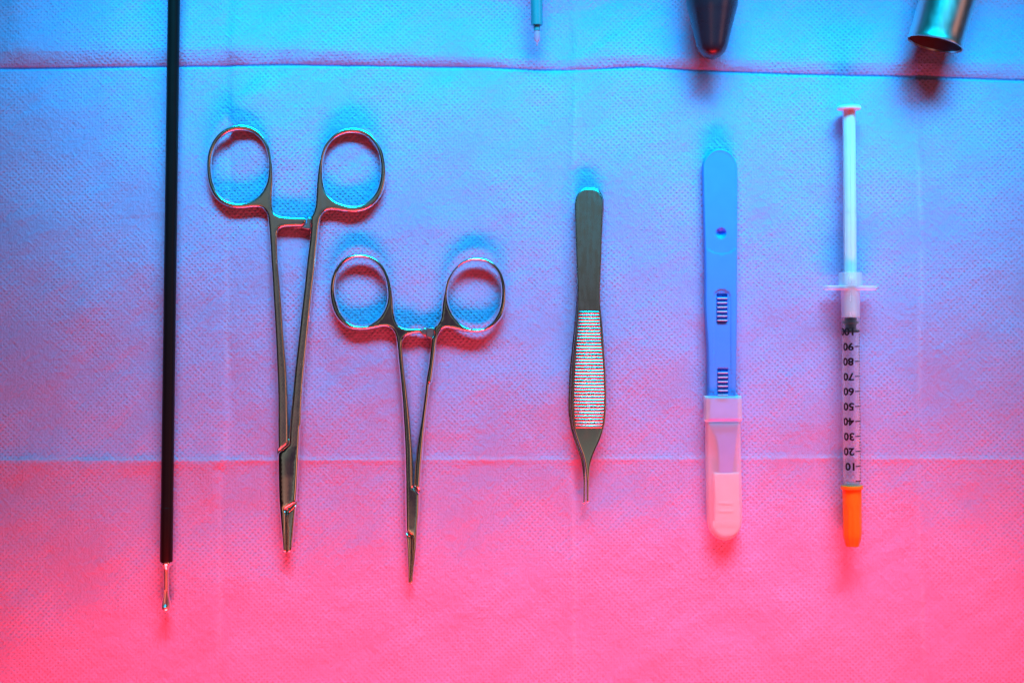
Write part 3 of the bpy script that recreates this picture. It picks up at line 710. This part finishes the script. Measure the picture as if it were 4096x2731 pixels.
lt('flange_collar', [(1090, R*1.18), (1091, R*1.32), (1142, R*1.32), (1142, R*1.15), (1091, R*1.15)], 'semi')
lt('flange_neck', [(1158, R*1.04), (1158, R*1.07), (1268, R*1.035), (1269, R*1.01)], 'semi')
lt('ring_seam', [(1176, R*1.055), (1178, R*1.08), (1180, R*1.055)], 'semi')
# plunger: cruciform rod
rodw = .00242; th = .00075
vsr = []; fsr = []
prof2 = [(-rodw, -th), (-th, -th), (-th, -rodw), (th, -rodw), (th, -th), (rodw, -th), (rodw, th), (th, th), (th, rodw), (-th, rodw), (-th, th), (-rodw, th)]
sd = Vector((ax.y, -ax.x, 0)); C45 = math.cos(math.radians(14)); S45 = math.sin(math.radians(14))
pl = None
for i, py in enumerate((436, 1262)):
    o_ = A + ax * along(py)
    for u, v in prof2:
        uu, vv = u * C45 - v * S45, u * S45 + v * C45
        vsr.append(tuple(o_ + sd * uu + Vector((0, 0, 1)) * vv))
n = 12
fsr = [(i, (i+1) % n, n + (i+1) % n, n + i) for i in range(n)] + [tuple(reversed(range(n))), tuple(range(n, 2*n))]
plg = link('plunger_rod', vsr, fsr, 'milky', t6, smooth=False)
lt('rod_web', [(445, .0019), (446, .00238), (1255, .00238), (1262, .0019)], 'milky', plg, 24, cap=(True, True))
lt('thumb_rest', [(424, .001), (425, .0043), (428, .0047), (433, .0048), (438, .0047), (440, .0043), (441, .0022), (452, .0021)], 'milky', t6, 48, cap=(True, True))
lt('rod_disc', [(845, .0021), (846, .0024), (853, .0024), (854, .0021)], 'milky', plg, 32, cap=(True, True))
lt('rod_disc', [(1240, .0020), (1241, .0024), (1269, .0024), (1270, .0020)], 'milky', plg, 32, cap=(True, True))
lt('stopper', [(1271, .0021), (1271.5, .00235), (1283, .00238), (1284, .0026), (1286, R*.945), (1292, R*.95), (1293.5, R*.92), (1296, .0024), (1304, .00215), (1316, .0023), (1318, .0028), (1320, R*.95), (1327, R*.95), (1329, R*.90), (1332, .001)], 'rubber', t6, 44, cap=(True, True))
# printed scale, wrapped round the barrel
def wrap(u, py, rr):
    """u: arc (px) from the top line of the barrel, positive to the right in the photo"""
    th_ = u * k_ / R; c0 = A + ax * along(py)
    return tuple(c0 + sd * (math.sin(th_) * rr * -1 if sd.x < 0 else math.sin(th_) * rr) + Vector((0, 0, math.cos(th_) * rr)))
def arcu(xpx):                                       # photo x offset from barrel centre -> arc px
    rp = R / k_; return math.asin(max(-1, min(1, xpx / rp))) * rp
vsr = []; fsr = []
def band(u0, u1, py, hw):
    n_ = max(2, int((u1 - u0) / 2)); b0 = len(vsr)
    for i in range(n_ + 1):
        u = u0 + (u1 - u0) * i / n_
        vsr.append(wrap(u, py - hw, R * 1.006)); vsr.append(wrap(u, py + hw, R * 1.006))
    for i in range(n_): fsr.append((b0+2*i, b0+2*i+1, b0+2*i+3, b0+2*i+2))
for k in range(51):
    py = 1921.5 - k * 11.92
    if k % 5 == 0: band(arcu(7), arcu(34.2), py, 2.0)
    else: band(arcu(25.5), arcu(34.2), py, 1.6)
link('graduation_marks', vsr, fsr, 'ink', brl)
for k in range(1, 11):
    cu = bpy.data.curves.new('numeral', 'FONT'); cu.body = str(k * 10); cu.size = 1; cu.offset = .034; cu.resolution_u = 4
    to = bpy.data.objects.new('tmp', cu); COL.objects.link(to)
    dg = bpy.context.evaluated_depsgraph_get(); me_ = bpy.data.meshes.new_from_object(to.evaluated_get(dg))
    bpy.data.objects.remove(to)
    xs_ = [v.co.x for v in me_.vertices]; ys_ = [v.co.y for v in me_.vertices]
    x0, y0_, y1_ = min(xs_), min(ys_), max(ys_)
    capH = y1_ - y0_; sc = 31.5 / capH; scx = sc * 1.12
    py = 1921.5 - k * 59.6 - 2.5
    u0 = arcu(3.0)
    vs_ = [wrap(u0 - (v.co.x - x0) * scx, py + 3.5 + ((v.co.y - y0_) * sc - 15.7), R * 1.006) for v in me_.vertices]
    fs_ = [tuple(p.vertices) for p in me_.polygons]
    # subdivide so the glyph follows the curve
    import bmesh
    me2 = bpy.data.meshes.new('g'); me2.from_pydata([(v.co.x, v.co.y, 0) for v in me_.vertices], [], fs_)
    bm = bmesh.new(); bm.from_mesh(me2); bmesh.ops.triangulate(bm, faces=bm.faces[:]); bmesh.ops.subdivide_edges(bm, edges=bm.edges[:], cuts=2, use_grid_fill=True)
    bm.verts.index_update()
    vs_ = [wrap(u0 - (v.co.x - x0) * scx, py + 3.5 + ((v.co.y - y0_) * sc - 15.7), R * 1.008) for v in bm.verts]
    fs_ = [tuple(v.index for v in f.verts) for f in bm.faces]; bm.free()
    nu = link('numeral', vs_, fs_, 'ink', brl)
# droplets trapped in the barrel
for (px_, py_, a_, b_) in ((3418, 1716, 7, 4), (3403, 1739, 8, 5), (3410, 1770, 8, 5), (3428, 1759, 9, 5), (3384, 1774, 5, 3), (3419, 1782, 6, 4), (3402, 1783, 4, 3), (3388, 1749, 4, 3), (3422, 1667, 4, 3), (3386, 1719, 4, 2), (3396, 1655, 3, 2), (3415, 1823, 6, 3)):
    c0 = Vector(PW(px_, py_, zc + R*.60, h0)); r_ = a_ * k_ * .8
    lathe('droplet', [(-r_*.7 + 2*r_*.7*j/8, max(1e-6, r_*math.sin(math.pi*j/8)*1.0)) for j in range(9)], c0, ax, 'semi', brl, 14, sq=.4)
# needle cap
lt('hub', [(1928, R*.55), (1929, R*.93), (1940, R*.93), (1941, R*.8)], 'semi', t6)
def flute(s, rr, an):
    k0 = min(1, max(0, (s - along(2018)) / along(1165 + 12))); k1 = 1
    return rr * (1 - .045 * k0 * (0.5 - 0.5 * math.cos(an * 10)))
pts = [(1940, R*.8), (1940.5, R*1.20), (1942, R*1.25), (1953, R*1.25), (1955, R*1.20), (1956, R*1.07)]
pts += [(p_, R*(1.07 - .03*(p_-1960)/170)) for p_ in range(1960, 2131, 6)] + [(2140, R*1.025), (2150, R*.99), (2165, R*.88), (2176, R*.79), (2181, R*.77), (2183.5, R*.72), (2184, R*.4)]
cp = lt('needle_cap', pts, 'orange', t6, 120, warp=flute, cap=(True, True))

# ------------------------------------------------------------ thin steel instrument tip at the top edge
r = .00236; z0 = .0065
A8 = Vector(PW(2134, -1100, z0, .009)); B8 = Vector(PW(2148, 97, z0, .009)); ax8 = (B8 - A8).normalized(); L8 = (B8 - A8).length
t7 = thing('suction_tip', (B8.x, B8.y, .0008), 'slim stepped steel tube ending in a clear tip, entering at the top edge', 'instrument tip')
lathe('outer_tube', [(0, r), (L8 - .0003, r), (L8, r*.93), (L8, r*.6)], A8, ax8, 'cyan_sheen_steel', t7, 48, cap=(True, False))
lathe('inner_tube', [(-.01, r*.56), (.0019, r*.56), (.0021, r*.52), (.0021, r*.3)], B8, ax8, 'cyan_sheen_steel', t7, 40, cap=(True, True))
lathe('clear_tip', [(0, r*.45), (.0012, r*.53), (.0030, r*.50), (.0040, r*.36), (.0043, r*.18), (.0053, r*.16), (.0058, r*.05)], B8 + ax8*.0022, ax8, 'tipglass', t7, 32, cap=(True, True))

# ------------------------------------------------------------ dark rounded obturator at the top edge
zz = .0118
def op(px, py): return Vector(PW(px, py, zz, .0125))
A9 = op(2849, -900); B9 = op(2849.5, 238); ax9 = (B9 - A9).normalized(); L9 = (B9 - A9).length
kk = (H - .0125) / H * PX
t8 = thing('trocar_obturator', (B9.x, B9.y + .012, .0008), 'dark smoked plastic cone with a rounded nose, entering at the top edge', 'obturator')
pr_ = [(-900, 104), (-40, 104), (0, 103.5), (20, 102), (40, 98), (60, 92.5), (90, 85), (125, 76), (160, 67.5), (185, 61), (200, 55), (213, 46), (224, 34), (232, 20), (236.5, 9), (238, .5)]
sm = smooth_path([(a_, b_) for a_, b_ in pr_], False, 4)
lathe('nose_cone', [((a_ + 900) * kk, b_ * kk) for a_, b_ in sm], A9, ax9, 'bulb', t8, 96, cap=(True, False))

# ------------------------------------------------------------ steel cannula tube at the top right
zz = .0115
rT = .01065
E = Vector(PW(3755, 167, zz + .0, .0165)); dirT = Vector((math.sin(math.radians(15.5)), math.cos(math.radians(15.5)), .02)).normalized()
t9 = thing('trocar_cannula', (E.x, E.y, .0008), 'wide open-ended steel tube tilted at the top right corner', 'cannula')
pr_ = [(.13, rT*.94), (.13, rT), (.0045, rT), (.0025, rT*1.005), (.0012, rT*1.02), (.0004, rT*1.035), (0, rT*1.03), (-.0001, rT*1.01), (0, rT*.985), (.0004, rT*.97), (.0012, rT*.96), (.0035, rT*.95), (.13, rT*.95)]
tube = lathe('tube', pr_[1:], E, dirT, 'tube', t9, 96)
lathe('bore_wall', [(.0006, rT*.945), (.004, rT*.925), (.128, rT*.925)], E, dirT, 'bore', tube, 96)
